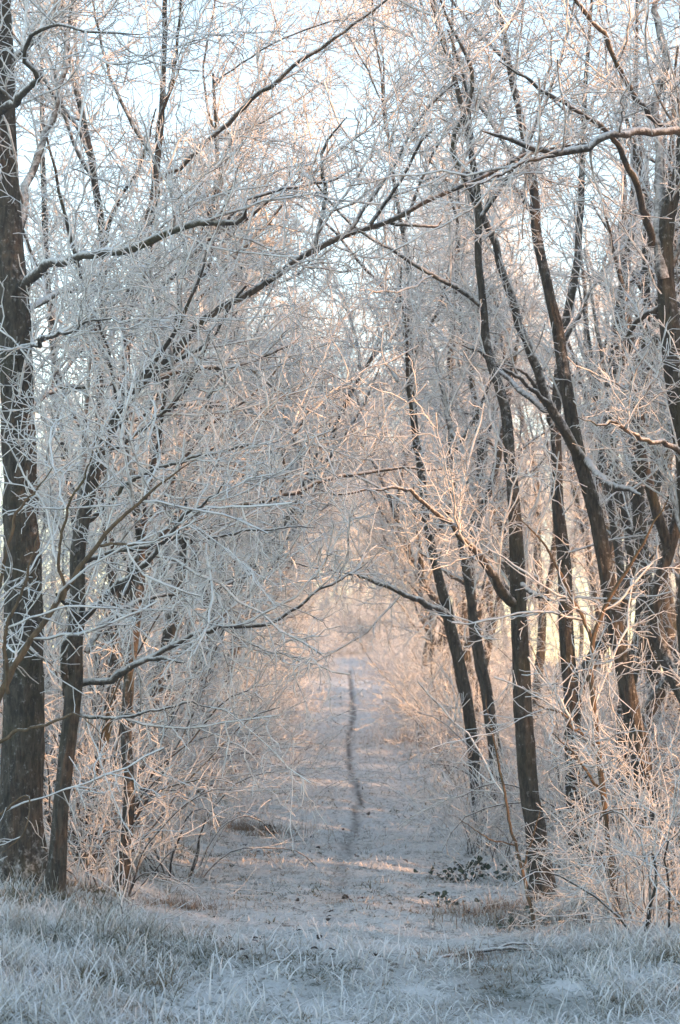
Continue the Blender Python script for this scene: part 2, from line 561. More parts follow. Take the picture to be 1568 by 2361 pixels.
hero('thick furrowed dark trunk at the left edge rising out of tall grass',
     [(46, 2120, 16.2, 108), (44, 1900, 16.2, 100), (48, 1600, 16.2, 92), (50, 1300, 16.2, 84), (40, 1000, 16.2, 76), (24, 700, 16.2, 72), (10, 400, 16.2, 52), (4, 60, 16.2, 44), (0, -300, 16.2, 36), (10, -800, 16.3, 16)],
     [[(60, 690, 16.2, 30), (85, 640, 15.9, 30), (140, 605, 15.5, 25), (210, 590, 15.1, 24), (290, 585, 14.9, 24), (380, 548, 14.8, 23), (470, 528, 14.7, 20), (552, 520, 14.6, 14), (548, 482, 14.6, 11), (610, 463, 14.7, 11), (740, 428, 15, 9), (830, 380, 15.2, 6)],
      [(-30, 260, 16.2, 30), (10, 238, 15.6, 24), (60, 190, 15.2, 20), (95, 150, 15, 17), (64, 95, 14.9, 15), (90, 38, 14.8, 13), (140, 34, 14.6, 10), (230, 60, 14.3, 7), (330, 80, 14.2, 5)],
      [(60, 720, 16.2, 22), (110, 690, 16.6, 18), (170, 672, 17.0, 14), (230, 640, 17.3, 9)],
      [(40, 560, 16.2, 26), (75, 440, 16.4, 22), (110, 350, 16.5, 20), (145, 200, 16.6, 15), (160, 100, 16.7, 11), (185, -80, 16.8, 8)],
      [(20, 820, 16.2, 16), (70, 790, 15.4, 13), (140, 770, 14.8, 10), (220, 735, 14.4, 7), (300, 740, 14.1, 5)],
      [(40, 960, 16.2, 18), (130, 910, 16.6, 15), (230, 895, 17, 11), (350, 860, 17.3, 8)]],
     dict(CR), auto=(7, 1.6, .25, (.2, -.1, 0), .03, .5), fat=1.0)

hero('dark slender tree beside the thick left trunk, its stem arching right across the ride',
     [(118, 2125, 15.7, 46), (140, 1900, 15.7, 42), (160, 1720, 15.7, 43), (178, 1560, 15.7, 48), (186, 1420, 15.7, 42), (190, 1280, 15.7, 40), (212, 1150, 15.7, 36), (255, 1020, 15.6, 29), (310, 915, 15.5, 26), (380, 848, 15.4, 22), (480, 735, 15.3, 20), (600, 668, 15.2, 18), (720, 585, 15.2, 17), (810, 545, 15.3, 16), (910, 510, 15.5, 14), (1010, 460, 15.7, 13), (1100, 425, 16, 11), (1190, 372, 16.2, 10), (1270, 345, 16.5, 9), (1360, 330, 16.7, 6)],
     [[(722, 584, 15.2, 15), (738, 520, 15.2, 13), (752, 450, 15.2, 12), (745, 390, 15.1, 11), (752, 335, 15.1, 9), (800, 270, 15, 6)],
      [(900, 514, 15.5, 11), (960, 520, 15.6, 9), (1005, 520, 15.7, 8), (1025, 488, 15.8, 6)],
      [(190, 1430, 15.7, 22), (235, 1370, 15.4, 20), (330, 1275, 15, 15), (420, 1180, 14.7, 11), (520, 1110, 14.4, 7)],
      [(150, 1600, 15.7, 22), (148, 1500, 15.5, 20), (175, 1420, 15.3, 20), (130, 1370, 15.1, 14)],
      [(186, 1575, 15.7, 20), (250, 1565, 15.6, 20), (300, 1535, 15.5, 19), (350, 1518, 15.5, 16), (425, 1488, 15.4, 15), (545, 1452, 15.3, 13), (630, 1432, 15.3, 10), (700, 1392, 15.2, 8), (770, 1345, 15.2, 7), (850, 1295, 15.3, 5)],
      [(190, 1300, 15.7, 16), (300, 1260, 15.3, 13), (430, 1235, 15, 10), (590, 1225, 14.8, 7), (730, 1215, 14.7, 4)],
      [(200, 1200, 15.7, 15), (340, 1100, 15.4, 12), (510, 1045, 15.1, 9), (650, 1015, 15, 5)],
      [(170, 1650, 15.7, 12), (290, 1645, 15.5, 9), (420, 1625, 15.4, 7), (560, 1650, 15.3, 4)],
      [(345, 1520, 15.5, 13), (380, 1520, 15.4, 12), (425, 1528, 15.3, 9)],
      [(200, 1500, 15.7, 20), (245, 1440, 15.8, 17), (290, 1405, 16, 14), (400, 1372, 16.2, 10), (500, 1345, 16.4, 7)]],
     dict(CR, d1=4.0), auto=(7, 1.2, .1, (.25, -.1, .1), .02, .3))

hero('orange lit thin trunk leaning right just behind the left verge grass',
     [(275, 2120, 17.2, 36), (283, 2000, 17.2, 33), (298, 1830, 17.2, 30), (296, 1650, 17.3, 30), (315, 1480, 17.4, 27), (330, 1250, 17.6, 24), (300, 1000, 17.8, 22), (290, 700, 18, 20), (350, 420, 18.2, 18), (375, 60, 18.4, 14), (380, -400, 18.6, 7)],
     [[(312, 1300, 17.6, 18), (390, 1230, 17.4, 16), (480, 1190, 17.2, 15), (570, 1172, 17.1, 14), (650, 1155, 17, 14), (740, 1120, 17, 13), (830, 1092, 17.1, 11), (950, 1085, 17.2, 8), (1030, 1080, 17.3, 5)],
      [(640, 1158, 17, 10), (660, 1100, 17, 9), (652, 1040, 16.9, 9), (690, 990, 16.9, 8), (720, 940, 16.8, 6)],
      [(296, 800, 18, 16), (400, 640, 17.8, 15), (500, 530, 17.6, 13), (560, 470, 17.5, 9)],
      [(350, 430, 18.2, 14), (480, 330, 18, 14), (545, 275, 17.9, 14), (640, 190, 17.7, 13), (740, 125, 17.6, 11), (860, 30, 17.5, 8), (960, -60, 17.4, 5)]],
     dict(CR), auto=(11, 1.8, .25, (.15, -.15, 0), .022, .3))

hero('crooked orange lit stem leaning right between the two left trunks',
     [(165, 2080, 18.6, 34), (195, 1930, 18.6, 32), (228, 1760, 18.6, 30), (258, 1600, 18.6, 30), (262, 1400, 18.7, 26), (235, 1100, 18.8, 24), (228, 800, 19, 22), (235, 560, 19, 20), (212, 380, 19, 19), (185, 250, 19.1, 15), (150, 60, 19.3, 12), (140, -300, 19.4, 7)],
     [[(232, 1000, 18.9, 16), (330, 960, 18.5, 14), (430, 935, 18.2, 12), (560, 940, 18, 9), (660, 900, 17.8, 6)],
      [(232, 620, 19, 13), (270, 480, 18.8, 11), (330, 380, 18.6, 9), (360, 250, 18.4, 6)]],
     dict(CR), auto=(9, 1.8, .25, (.12, -.1, 0), .022, .3))

hero('reddish lit double stem half hidden behind the thick left trunk',
     [(100, 2060, 20, 40), (108, 1850, 20, 34), (135, 1700, 20, 30), (170, 1520, 20.2, 26), (180, 1300, 20.3, 24), (140, 1000, 20.5, 20), (110, 700, 20.6, 18), (100, 400, 20.8, 15), (90, -100, 21, 8)],
     [[(106, 1900, 20, 22), (160, 1780, 19.8, 20), (215, 1640, 19.7, 18), (245, 1480, 19.6, 16), (300, 1330, 19.4, 12), (380, 1220, 19.2, 8)]],
     dict(CR), auto=(7, 1.7, .22, (.2, -.1, 0), .022, .3))

# right side
hero('stout dark trunk leaning over the right edge of the ride, forked above',
     [(1250, 2085, 17, 60), (1232, 1950, 17, 54), (1212, 1800, 17, 52), (1200, 1650, 17, 50), (1193, 1480, 17, 46), (1188, 1330, 17, 42), (1182, 1200, 17, 36), (1170, 1080, 17.1, 31), (1158, 950, 17.2, 28), (1120, 840, 17.3, 24), (1095, 640, 17.4, 20), (1085, 400, 17.5, 17), (1030, 120, 17.6, 13), (960, -150, 17.7, 7)],
     [[(1180, 1390, 17, 30), (1150, 1345, 16.8, 26), (1105, 1275, 16.5, 20), (1040, 1210, 16.2, 15), (980, 1160, 16, 11), (900, 1130, 15.8, 9), (790, 1148, 15.7, 8), (700, 1122, 15.6, 5)],
      [(1165, 1380, 17, 26), (1135, 1270, 17.2, 24), (1112, 1160, 17.3, 20), (1085, 1050, 17.4, 17), (1030, 900, 17.6, 12), (990, 760, 17.8, 8)],
      [(1195, 1345, 17, 16), (1240, 1375, 16.7, 14), (1275, 1390, 16.5, 9)]],
     dict(CR, d1=2.6), auto=(7, 1.5, .25, (-.25, -.15, 0), .024, .45))

hero('slim dark trunk on the right of the ride with a low branch reaching left',
     [(1112, 1935, 23.5, 32), (1100, 1790, 23.5, 31), (1080, 1640, 23.5, 31), (1055, 1500, 23.5, 33), (1030, 1400, 23.5, 30), (1005, 1310, 23.5, 24), (985, 1220, 23.5, 22), (965, 1080, 23.6, 20), (945, 900, 23.7, 18), (940, 650, 23.8, 15), (900, 400, 24, 10), (880, 100, 24, 6)],
     [[(1042, 1425, 23.5, 20), (1010, 1405, 23.2, 18), (965, 1390, 22.9, 16), (900, 1368, 22.6, 13), (840, 1340, 22.3, 10), (770, 1312, 22, 7), (660, 1290, 21.7, 5)],
      [(990, 1240, 23.5, 14), (1030, 1180, 23.2, 12), (1050, 1080, 23, 9)]],
     dict(CR), auto=(8, 1.7, .25, (-.2, -.15, 0), .028, .4))

hero('narrow straight dark stem behind the slim right trunk',
     [(1172, 1920, 25.5, 26), (1150, 1760, 25.5, 25), (1120, 1580, 25.5, 24), (1095, 1440, 25.5, 23), (1072, 1290, 25.5, 20), (1050, 1150, 25.6, 18), (1040, 900, 25.7, 17), (1055, 600, 25.8, 15), (1040, 200, 26, 8)],
     [], dict(CR), auto=(9, 1.7, .25, (-.15, -.15, 0), .028, .3))

hero('leaning dark tree on the right that forks into two long bare stems',
     [(1510, 1960, 18.2, 60), (1470, 1720, 18.2, 50), (1432, 1530, 18.2, 44), (1400, 1340, 18.2, 42), (1375, 1180, 18.2, 40), (1342, 1050, 18.2, 38), (1322, 900, 18.2, 34), (1302, 770, 18.3, 32), (1276, 650, 18.3, 28), (1244, 490, 18.4, 26), (1238, 400, 18.4, 24), (1215, 300, 18.5, 20), (1180, 120, 18.6, 16), (1135, -80, 18.7, 11), (1100, -300, 18.8, 6)],
     [[(1345, 1055, 18.2, 30), (1300, 988, 18, 28), (1262, 920, 17.9, 27), (1222, 805, 17.8, 25), (1188, 690, 17.7, 24), (1152, 580, 17.6, 22), (1100, 470, 17.5, 19), (1050, 340, 17.4, 15), (1100, 200, 17.3, 12), (1060, 80, 17.2, 10), (1010, -20, 17.1, 7)],
      [(1262, 925, 17.9, 14), (1200, 880, 17.7, 12), (1140, 830, 17.5, 10), (1050, 790, 17.3, 6)],
      [(1345, 1060, 18.2, 22), (1380, 1095, 17.8, 20), (1425, 1125, 17.5, 18), (1478, 1142, 17.2, 14)],
      [(1248, 500, 18.4, 15), (1210, 460, 18.2, 14), (1150, 405, 18, 12), (1060, 400, 17.8, 9), (960, 420, 17.6, 6)]],
     dict(CR, d1=2.6), auto=(5, 1.5, .25, (-.2, -.1, 0), .024, .5))

hero('dark upright trunk standing behind the stout leaning right trunk',
     [(1345, 2000, 20.3, 46), (1330, 1840, 20.3, 44), (1318, 1640, 20.3, 42), (1308, 1460, 20.3, 40), (1295, 1260, 20.4, 36), (1280, 1080, 20.4, 30), (1290, 850, 20.5, 24), (1330, 600, 20.6, 20), (1350, 300, 20.8, 15), (1370, -150, 21, 7)],
     [[(1280, 1000, 20.4, 16), (1240, 900, 20.2, 13), (1160, 820, 20, 9)]],
     dict(CR, d1=2.4), auto=(6, 1.6, .25, (-.1, -.1, 0), .026, .45))

hero('twin stemmed tree cut by the right edge with orange light on its bark',
     [(1660, 2150, 16.6, 84), (1640, 1800, 16.6, 76), (1610, 1400, 16.6, 66), (1582, 1100, 16.6, 58), (1556, 900, 16.6, 55), (1535, 720, 16.6, 54), (1530, 600, 16.6, 46), (1542, 470, 16.6, 40), (1562, 410, 16.6, 34), (1580, 250, 16.6, 28), (1600, 0, 16.7, 20), (1620, -400, 16.9, 8)],
     [[(1530, 640, 16.6, 34), (1515, 540, 16.7, 30), (1520, 420, 16.8, 27), (1515, 330, 16.9, 25), (1508, 240, 17, 24), (1535, 180, 17, 22), (1520, 60, 17.1, 19), (1510, -150, 17.2, 10)],
      [(1500, 560, 16.6, 22), (1478, 470, 16.3, 19), (1440, 370, 16, 17), (1380, 300, 15.7, 14), (1300, 250, 15.5, 13), (1230, 200, 15.3, 11), (1150, 140, 15.2, 8)],
      [(1600, 325, 15.8, 26), (1540, 308, 15.2, 22), (1440, 308, 14.9, 21), (1370, 322, 14.7, 22), (1290, 346, 14.6, 21), (1210, 338, 14.5, 16), (1160, 322, 14.4, 13), (1112, 302, 14.3, 7)],
      [(1330, 338, 14.7, 14), (1240, 365, 14.5, 11), (1150, 400, 14.3, 9), (1060, 445, 14.1, 7)],
      [(1545, 300, 16.6, 16), (1450, 200, 16.2, 15), (1400, 110, 16, 14), (1340, 20, 15.8, 13), (1300, -60, 15.7, 9)],
      [(1530, 700, 16.6, 16), (1470, 740, 16.9, 15), (1430, 830, 17.2, 13)],
      [(1575, 1060, 16.6, 18), (1500, 1000, 15.8, 13), (1420, 985, 15.2, 9), (1330, 960, 14.8, 5)]],
     dict(CR, d1=3.0), auto=(5, 1.4, .15, (-.3, -.2, 0), .024, .3))

saps = dict(d1=3.6, d2=6.5, d3=9, l1=.7, l2=.32, l3=.13, up=.05, r=(.008, .0054, .0041))
hero('smooth tan sapling forking in a Y in front of the right hand trunks',
     [(1432, 2120, 15.4, 17), (1415, 1960, 15.4, 17), (1398, 1830, 15.4, 16), (1380, 1680, 15.4, 15), (1370, 1580, 15.4, 15), (1370, 1480, 15.4, 14), (1405, 1390, 15.4, 12), (1440, 1330, 15.3, 10), (1480, 1260, 15.2, 8), (1540, 1150, 15.1, 5)],
     [[(1370, 1485, 15.4, 11), (1330, 1400, 15.3, 9), (1290, 1310, 15.2, 8), (1240, 1240, 15.1, 6), (1180, 1170, 15, 4)],
      [(1385, 1720, 15.4, 9), (1300, 1640, 14.9, 7), (1230, 1620, 14.6, 5)],
      [(1400, 1850, 15.4, 9), (1340, 1760, 15, 7), (1270, 1690, 14.7, 4)]],
     saps, cat='sapling', name='sapling', mat=M_PALE, limb_mat=M_PALE, sides=9, flare=False)

hero('thin bare pale sapling rising from the brambles beside the stout right trunk',
     [(1228, 2125, 15.1, 11), (1208, 2020, 15.1, 9), (1185, 1930, 15.1, 8), (1160, 1790, 15.1, 7), (1140, 1690, 15.1, 5), (1120, 1600, 15.1, 4)],
     [[(1205, 2005, 15.1, 6), (1225, 1930, 15, 5), (1245, 1870, 14.9, 4)], [(1190, 1950, 15.1, 5), (1120, 1930, 15, 4), (1060, 1890, 14.9, 3)]],
     dict(saps, d1=1.2, d2=2.5, d3=4), cat='sapling', name='sapling', mat=M_PALE, limb_mat=M_PALE, sides=8, flare=False)

hero('pale thin sapling with the whitest frost reaching in from the left edge',
     [(-70, 2250, 12.8, 24), (-60, 1950, 12.8, 22), (-30, 1700, 12.8, 20), (20, 1600, 12.8, 20), (90, 1480, 12.8, 17), (150, 1380, 12.8, 15), (230, 1260, 12.7, 12), (330, 1160, 12.6, 9), (450, 1060, 12.5, 5)],
     [[(-40, 1760, 12.8, 12), (30, 1690, 12.6, 10), (120, 1660, 12.4, 8), (170, 1645, 12.3, 6), (230, 1690, 12.2, 4)],
      [(-60, 1950, 12.8, 10), (10, 1880, 12.6, 7), (60, 1850, 12.5, 5), (50, 1930, 12.4, 4), (-10, 1975, 12.4, 3)],
      [(20, 1600, 12.8, 12), (10, 1480, 12.7, 10), (60, 1350, 12.6, 8), (90, 1230, 12.5, 5)],
      [(150, 1380, 12.8, 10), (140, 1250, 12.7, 8), (190, 1100, 12.6, 6), (230, 980, 12.5, 4)],
      [(-60, 1500, 12.9, 14), (0, 1350, 12.8, 10), (40, 1180, 12.7, 8), (120, 1080, 12.6, 5)],
      [(230, 1260, 12.7, 9), (360, 1240, 12.5, 7), (480, 1190, 12.3, 4)]],
     dict(saps, d1=4.6, d2=6.5, d3=9, l1=.65), cat='sapling', name='sapling', mat=M_PALE, limb_mat=M_PALE, sides=9, flare=False)

# ---- trees further along, grown from four patterns
def pattern(seed, height, lean, fork, n_limb, cr):
    global rng
    rng = np.random.default_rng(seed)
    root = empty('tree', (0, 0, 0))
    pts = [(0, 0, -.1)]
    for i in range(1, 8):
        u = i / 7
        pts.append((lean * u ** 1.6 * height + rng.normal(0, .10), rng.normal(0, .12), u * height))
    rad = .085 * (1 - np.linspace(0, 1, 8) ** 1.3 * .86)
    P, Rd, L = resample(pts, rad, 34, .01)
    obj('trunk', stem_mesh('trunk', P, Rd, 9, .05), M_BARK, root)
    base = [(P[8:], Rd[8:])]
    if fork:
        h = P[int(34 * fork)]
        q, w, _ = resample([h, h + [-.25, .2, .9], h + [-.4, .3, 2.0], h + [-.3, .6, 3.4]], np.array([.055, .048, .036, .012]), 24, .012)
        obj('limb', stem_mesh('limb', q, w, 8, .06), M_BARK, root)
        base.append((q, w))
    for t0, n, ln, up, bx in ((.25, n_limb, 1.9, .10, .45), (.45, n_limb, 2.0, .35, .1)):
        p, r = grow(P[None], Rd[None], n / L / (1 - t0), t0, ln, 52, up, (bx, 0, 0), 14, .032, .009, .12)
        for i in range(len(p)):
            obj('limb', stem_mesh('limb', p[i], r[i], 6, .05), M_LIMB, root)
            base.append((p[i], r[i]))
    BP, BR = zip(*[resample(p, r, 22)[:2] for p, r in base])
    obj('crown', twig_mesh('crown', np.array(BP), np.array(BR), **cr), M_TWIG, root)
    return root

CRF = dict(d1=3.6, d2=7, d3=10, l1=1.05, l2=.5, l3=.17, r=(.011, .0066, .0046))
CRS = dict(CRF, d1=1.7, d2=5.5)
patterns = [pattern(21, 8.6, .10, .32, 8, CRF), pattern(22, 9.4, .04, 0, 9, CRF), pattern(23, 7.6, .16, .45, 8, CRF), pattern(24, 8.8, .0, .25, 8, CRF), pattern(25, 6.6, .42, .3, 9, CRF), pattern(26, 8.4, .05, .4, 3, CRS), pattern(27, 7.8, -.06, .5, 3, CRS)]
used = [False] * len(patterns)
rng = np.random.default_rng(99)

def plant(which, pool, flags, x, y, s, rz, label, cat, group, dz=0.0):
    o = pool[which] if not flags[which] else copy_tree(pool[which])
    flags[which] = True
    o.location = (x, y, float(ground_h(x, y)) - dz)
    o.rotation_euler = (rng.normal(0, .03), rng.normal(0, .03), rz)
    o.scale = (s, s, s * rng.uniform(.93, 1.08))
    tag(o, label, cat, group)
    return o

ORD = ['first', 'second', 'third', 'fourth', 'fifth', 'sixth', 'seventh', 'eighth', 'ninth', 'tenth', 'eleventh', 'twelfth', 'thirteenth', 'fourteenth', 'fifteenth', 'sixteenth', 'seventeenth', 'eighteenth', 'nineteenth', 'twentieth']
def rows(side, y0, y1, step, xlo, xhi, label, group, size=(.85, 1.15), ordinal=True):
    y, q = y0, 0
    while y < y1:
        x = side * rng.uniform(xlo, xhi)
        rz = (0 if side < 0 else math.pi) + rng.normal(0, .5)
        plant(rng.integers(4), patterns, used, x + path_centre(y), y, rng.uniform(*size), rz, label.replace('tree', ORD[q] + ' tree', 1) if ordinal and q < 20 else label, 'tree', group)
        q += 1
        y += step * rng.uniform(.6, 1.4)

LA = 'frosted tree in the row closing in on the left of the ride'
LB = 'frosted tree in the left wood behind the front row'
RA = 'frosted tree in the row lining the right of the ride'
RD = ' from the near end of the close set thin dark stems on the right'
RB = 'dark tree in the sunlit wood right of the ride'
RC = 'peach lit tree at the back of the right hand wood'
FA = 'blurred frosted tree left of the far end of the ride'
FB = 'blurred frosted tree right of the far end of the ride'
BA = 'peach lit frosted tree closing the view beyond the end of the ride'
RN = 'frosted tree of the right hand wood, nearer than the picture shows'
rows(-1, 20.5, 58, 2.2, 1.55, 2.3, LA, 'left row along the ride', (.55, .8))
for q, (x, y, sc) in enumerate(((-1.9, 27.5, .95), (-1.8, 34, .85), (-1.9, 45, .9))):
    plant(4, patterns, used, x, y, sc, rng.normal(0, .3), ORD[q] + ' of the left trees bowing far over the ride', 'tree', 'left trees bowing over')
for q, (x, y, sc) in enumerate(((1.9, 31.5, .8), (2.0, 47, .85))):
    plant(4, patterns, used, x, y, sc, math.pi + rng.normal(0, .3), ORD[q] + ' of the right trees bowing far over the ride', 'tree', 'right trees bowing over')
rows(-1, 20, 62, 3.0, 3.2, 8.5, LB, 'trees in the left wood', (.6, .82))
rows(1, 28, 58, 3.2, 1.55, 2.3, RA, 'right row along the ride', (.6, .85))
rows(1, 27, 62, 3.0, 2.8, 7, RB, 'stems in the right wood', (.7, 1.0))
rows(1, 40, 66, 2.3, 6, 13, RC, 'back of the right wood', (.8, 1.1))
for q, y in enumerate(np.linspace(18.8, 36, 17)):
    plant(5 + q % 2, patterns, used, rng.uniform(.095, .135) * y + rng.uniform(0, .5), y, rng.uniform(.7, 1.0), rng.uniform(0, 6.28), ORD[q] + RD, 'tree', 'close set dark stems')
rows(-1, 58, 105, 2.8, 2.2, 6, FA, 'trees at the far end', (.6, .9))
rows(1, 58, 72, 3.2, 2.2, 5, FB, 'trees at the far end on the right', (.6, .9))
for i in range(60):
    plant(rng.integers(4), patterns, used, rng.uniform(-7, 8) if i < 36 else rng.uniform(9, 46), rng.uniform(112, 145) if i < 36 else rng.uniform(124, 150), rng.uniform(.95, 1.35), rng.uniform(0, 6.28), BA, 'tree', 'lit trees closing the view')
for i in range(62):
    x = rng.uniform(4.2, 22)
    plant(rng.integers(4), patterns, used, x, rng.uniform(-3, 16) - .6 * x, rng.uniform(.8, 1.15), rng.uniform(0, 6.28), RN, 'tree', 'right wood beside the viewer')

for i in range(26):
    x = rng.uniform(6, 20)
    plant(rng.integers(4), patterns, used, x, rng.uniform(17.5, 28) - .6 * x, rng.uniform(.7, 1.0), rng.uniform(0, 6.28), RN, 'tree', 'right wood beside the viewer')

# ---- shrubs of the understorey
def shrub(seed, h, n, spread, mat, d, name='shrub', r0=.010, arch=.15, base=.16, thin=1.0):
    global rng
    rng = np.random.default_rng(seed)
    root = empty(name, (0, 0, 0))
    a = rng.uniform(0, 2 * math.pi, n)
    k = 12
    P = np.empty((n, k, 3))
    P[:, 0] = np.stack([np.cos(a) * base, np.sin(a) * base * rng.uniform(.2, 1, n), np.full(n, -.04)], -1)
    d0 = norm(np.stack([np.cos(a) * spread, np.sin(a) * spread, np.ones(n)], -1) + rng.normal(0, .2, (n, 3)))
    ln = h * rng.uniform(.6, 1.25, n)
    for j in range(1, k):
        d0 = norm(d0 + rng.normal(0, .11, (n, 3)) + np.array([0, 0, -arch * j / k]))
        P[:, j] = P[:, j - 1] + d0 * (ln / (k - 1))[:, None]
    Rd = r0 * rng.uniform(.7, 1.3, n)[:, None] * np.linspace(1, .45, k)[None]
    for i in range(n):
        obj('stem', stem_mesh('stem', P[i], Rd[i], 5, .05), M_LIMB if mat is M_TWIG else mat, root)
    p1, r1 = grow(P, Rd, d[0], .15, .55, 45, .1, (0, 0, 0), 7, .008 * thin, .005 * thin, .2)
    p2, r2 = grow(p1, r1, d[1], .08, .26, 45, .05, (0, 0, 0), 5, .0065 * thin, .0044 * thin, .24)
    p3, r3 = grow(p2, r2, d[2], .05, .12, 45, .05, (0, 0, 0), 3, .0055 * thin, .0036 * thin, .2)
    V, F, rv = join([tubes(p1, r1, 3), tubes(p2, r2, 3), tubes(p3, r3, 3)])
    tw = obj('twigs', mesh_np('twigs', V, F, True, {'rad': rv}), mat, root)
    tw['kind'] = 'stuff'
    return root

shrubs = [shrub(31, 1.9, 14, .55, M_TWIG, (6, 8, 9)), shrub(32, 2.6, 12, .4, M_TWIG, (6, 8, 8)), shrub(33, 1.4, 16, .8, M_TWIG, (6, 8, 9))]
sused = [False] * 3
rng = np.random.default_rng(5)
SL = 'grey frosted shrub deep in the thicket along the left side of the ride'
SR = 'frosted shrub far back under the trees right of the ride'
SF = 'blurred pale bush closing the far end of the ride'
y, q = 17.8, 0
while y < 95:
    for rep in range(2):
        q += 1
        x = path_centre(y) - path_half(y) - rng.uniform(.45, 2.8) - y * .003
        plant(rng.integers(3), shrubs, sused, x, y + rng.uniform(-.4, .4), rng.uniform(.75, 1.25), rng.uniform(0, 6.28), SL if q > 20 else 'grey frosted shrub, ' + ORD[q - 1] + ' from the near end of the left thicket', 'shrub', 'thicket left of the ride')
    y += .7 + y * .008
y, q = 18.5, 0
while y < 76:
    for rep in range(2):
        q += 1
        x = path_centre(y) + path_half(y) + rng.uniform(.5, 3.2) + max(24 - y, 0) * .16 + y * .004
        plant(rng.integers(3), shrubs, sused, x, y + rng.uniform(-.4, .4), rng.uniform(.6, 1.1), rng.uniform(0, 6.28), SR if q > 20 else 'frosted shrub, ' + ORD[q - 1] + ' from the near end of the right thicket', 'shrub', 'thicket right of the ride')
    y += 1.2 + y * .012
for i in range(64):
    y = rng.uniform(99, 118) if i < 40 else rng.uniform(109, 126)
    x = .2 + rng.normal(0, 2.6)
    if abs(x - .5) < 1.3 and y < 108:
        x += 2.6 * (1 if x > .5 else -1)
    plant(rng.integers(3), shrubs, sused, x, y, rng.uniform(.7, 1.6), rng.uniform(0, 6.28), SF, 'shrub', 'bushes at the far end')
for i in range(16):
    x, y = rng.normal(.3, 1.6), rng.uniform(90, 104)
    if abs(x - trail_x(y)) > .25:
        plant(rng.integers(3), shrubs, sused, x, y, rng.uniform(.12, .32), rng.uniform(0, 6.28), 'low tuft of frosted scrub where the footpath ends', 'shrub', 'low scrub at the end of the footpath')

# ---- air: thin winter mist
hz = bpy.data.materials.new('mist')
hz.use_nodes = True
ht = hz.node_tree
ht.nodes.remove(ht.nodes['Principled BSDF'])
pv = ht.nodes.new('ShaderNodeVolumePrincipled')
pv.inputs['Color'].default_value = (.95, .95, .96, 1)
pv.inputs['Density'].default_value = .0022
pv.inputs['Anisotropy'].default_value = .1
ht.links.new(pv.outputs['Volume'], ht.nodes['Material Output'].inputs['Volume'])
hv = np.array([[x, y, z] for x in (-230, 230) for y in (-90, 450) for z in (-1.5, 16)], float)
hf = np.array([[0, 1, 3, 2], [4, 6, 7, 5], [0, 4, 5, 1], [2, 3, 7, 6], [0, 2, 6, 4], [1, 5, 7, 3]])
tag(obj('haze', mesh_np('haze', hv, hf, False), hz), 'thin winter mist hanging in the whole wood', 'mist', kind='stuff')

SN = 'frosted shrub of the right hand thicket, nearer than the picture shows'
for i in range(80):
    x = rng.uniform(3.9, 14)
    y = rng.uniform(-2, 15) - .6 * x
    plant(rng.integers(3), shrubs, sused, x, y, rng.uniform(.9, 1.5), rng.uniform(0, 6.28), SN, 'shrub', 'thicket beside the viewer')

# ---- brushwood near the viewer
def one(root, x, y, rz, label, cat, s=1.0, dz=0.0):
    root.location = (x, y, float(ground_h(x, y)) - dz)
    root.rotation_euler = (0, 0, rz)
    root.scale = (s, s, s)
    tag(root, label, cat)
    return root
one(shrub(51, 1.5, 22, .75, M_DARKTWIG, (3, 3.5, 3), r0=.006, arch=.55), 1.18, 22.6, .4, 'dark arching bramble bush leaning over the right edge of the ride', 'bush')
one(shrub(52, 1.25, 9, .55, M_TWIG, (7, 9, 9), r0=.009, arch=.3, base=.4, thin=.62), 1.98, 14.6, 1.0, 'white rimed shrub with hooked twigs in front of the tan sapling', 'shrub')
one(shrub(53, 1.7, 10, .45, M_TWIG, (7, 7, 8), r0=.010, arch=.3, base=.4, thin=.72), 2.4, 15.4, 2.0, 'tall white rimed shrub at the right edge', 'shrub')
one(shrub(54, 1.4, 10, .6, M_TWIG, (6, 7, 8), r0=.009, arch=.3, thin=.72), 2.2, 17.6, 2.6, 'frosted shrub between the stout leaning trunk and the forked right tree', 'shrub')
one(shrub(55, .95, 12, .6, M_TWIG, (6, 7, 8), r0=.008, arch=.3, thin=.72), -1.62, 17.0, 2.6, 'low orange tinged frosted shrub between the left trunks', 'shrub')
one(shrub(56, 1.2, 12, .6, M_TWIG, (6, 7, 8), r0=.008, arch=.3, thin=.72), -1.25, 18.9, .6, 'frosted shrub spreading right of the orange lit thin trunk', 'shrub')
for sd, px, py, Y, h, n, sp, lab in (
        (61, 1105, 1965, 20.8, .52, 18, .22, 'upright frosted weed stalks in front of the slim right trunk'),
        (62, 1160, 1950, 20.3, .45, 12, .3, 'frosted weed stalks left of the stout leaning right trunk'),
        (63, 1470, 2130, 14.9, .55, 16, .3, 'dense frosted weed stalks right of the tan sapling'),
        (64, 1545, 2120, 14.6, .62, 16, .3, 'tall frosted weed stalks at the right edge'),
        (65, 1385, 2120, 15.3, .32, 14, .45, 'low bent frosted stalks left of the tan sapling'),
        (66, 240, 2140, 14.2, .24, 7, .35, 'frosted weed stalks standing out of the left verge grass'),
        (67, 330, 2130, 14.4, .30, 6, .12, 'pointed pale grass stalks at the end of the left verge'),
        (68, 60, 2200, 13.6, .26, 9, .6, 'curling frosted weeds below the thick left trunk')):
    p = at(px, py, Y)
    one(shrub(sd, h, n, sp, M_TWIG, (7, 8, 6) if sd < 66 else (2.5, 3, 3), 'weed_clump', .0045, .3, .1, .7), p[0], Y, 0, lab, 'weeds', 1.0)

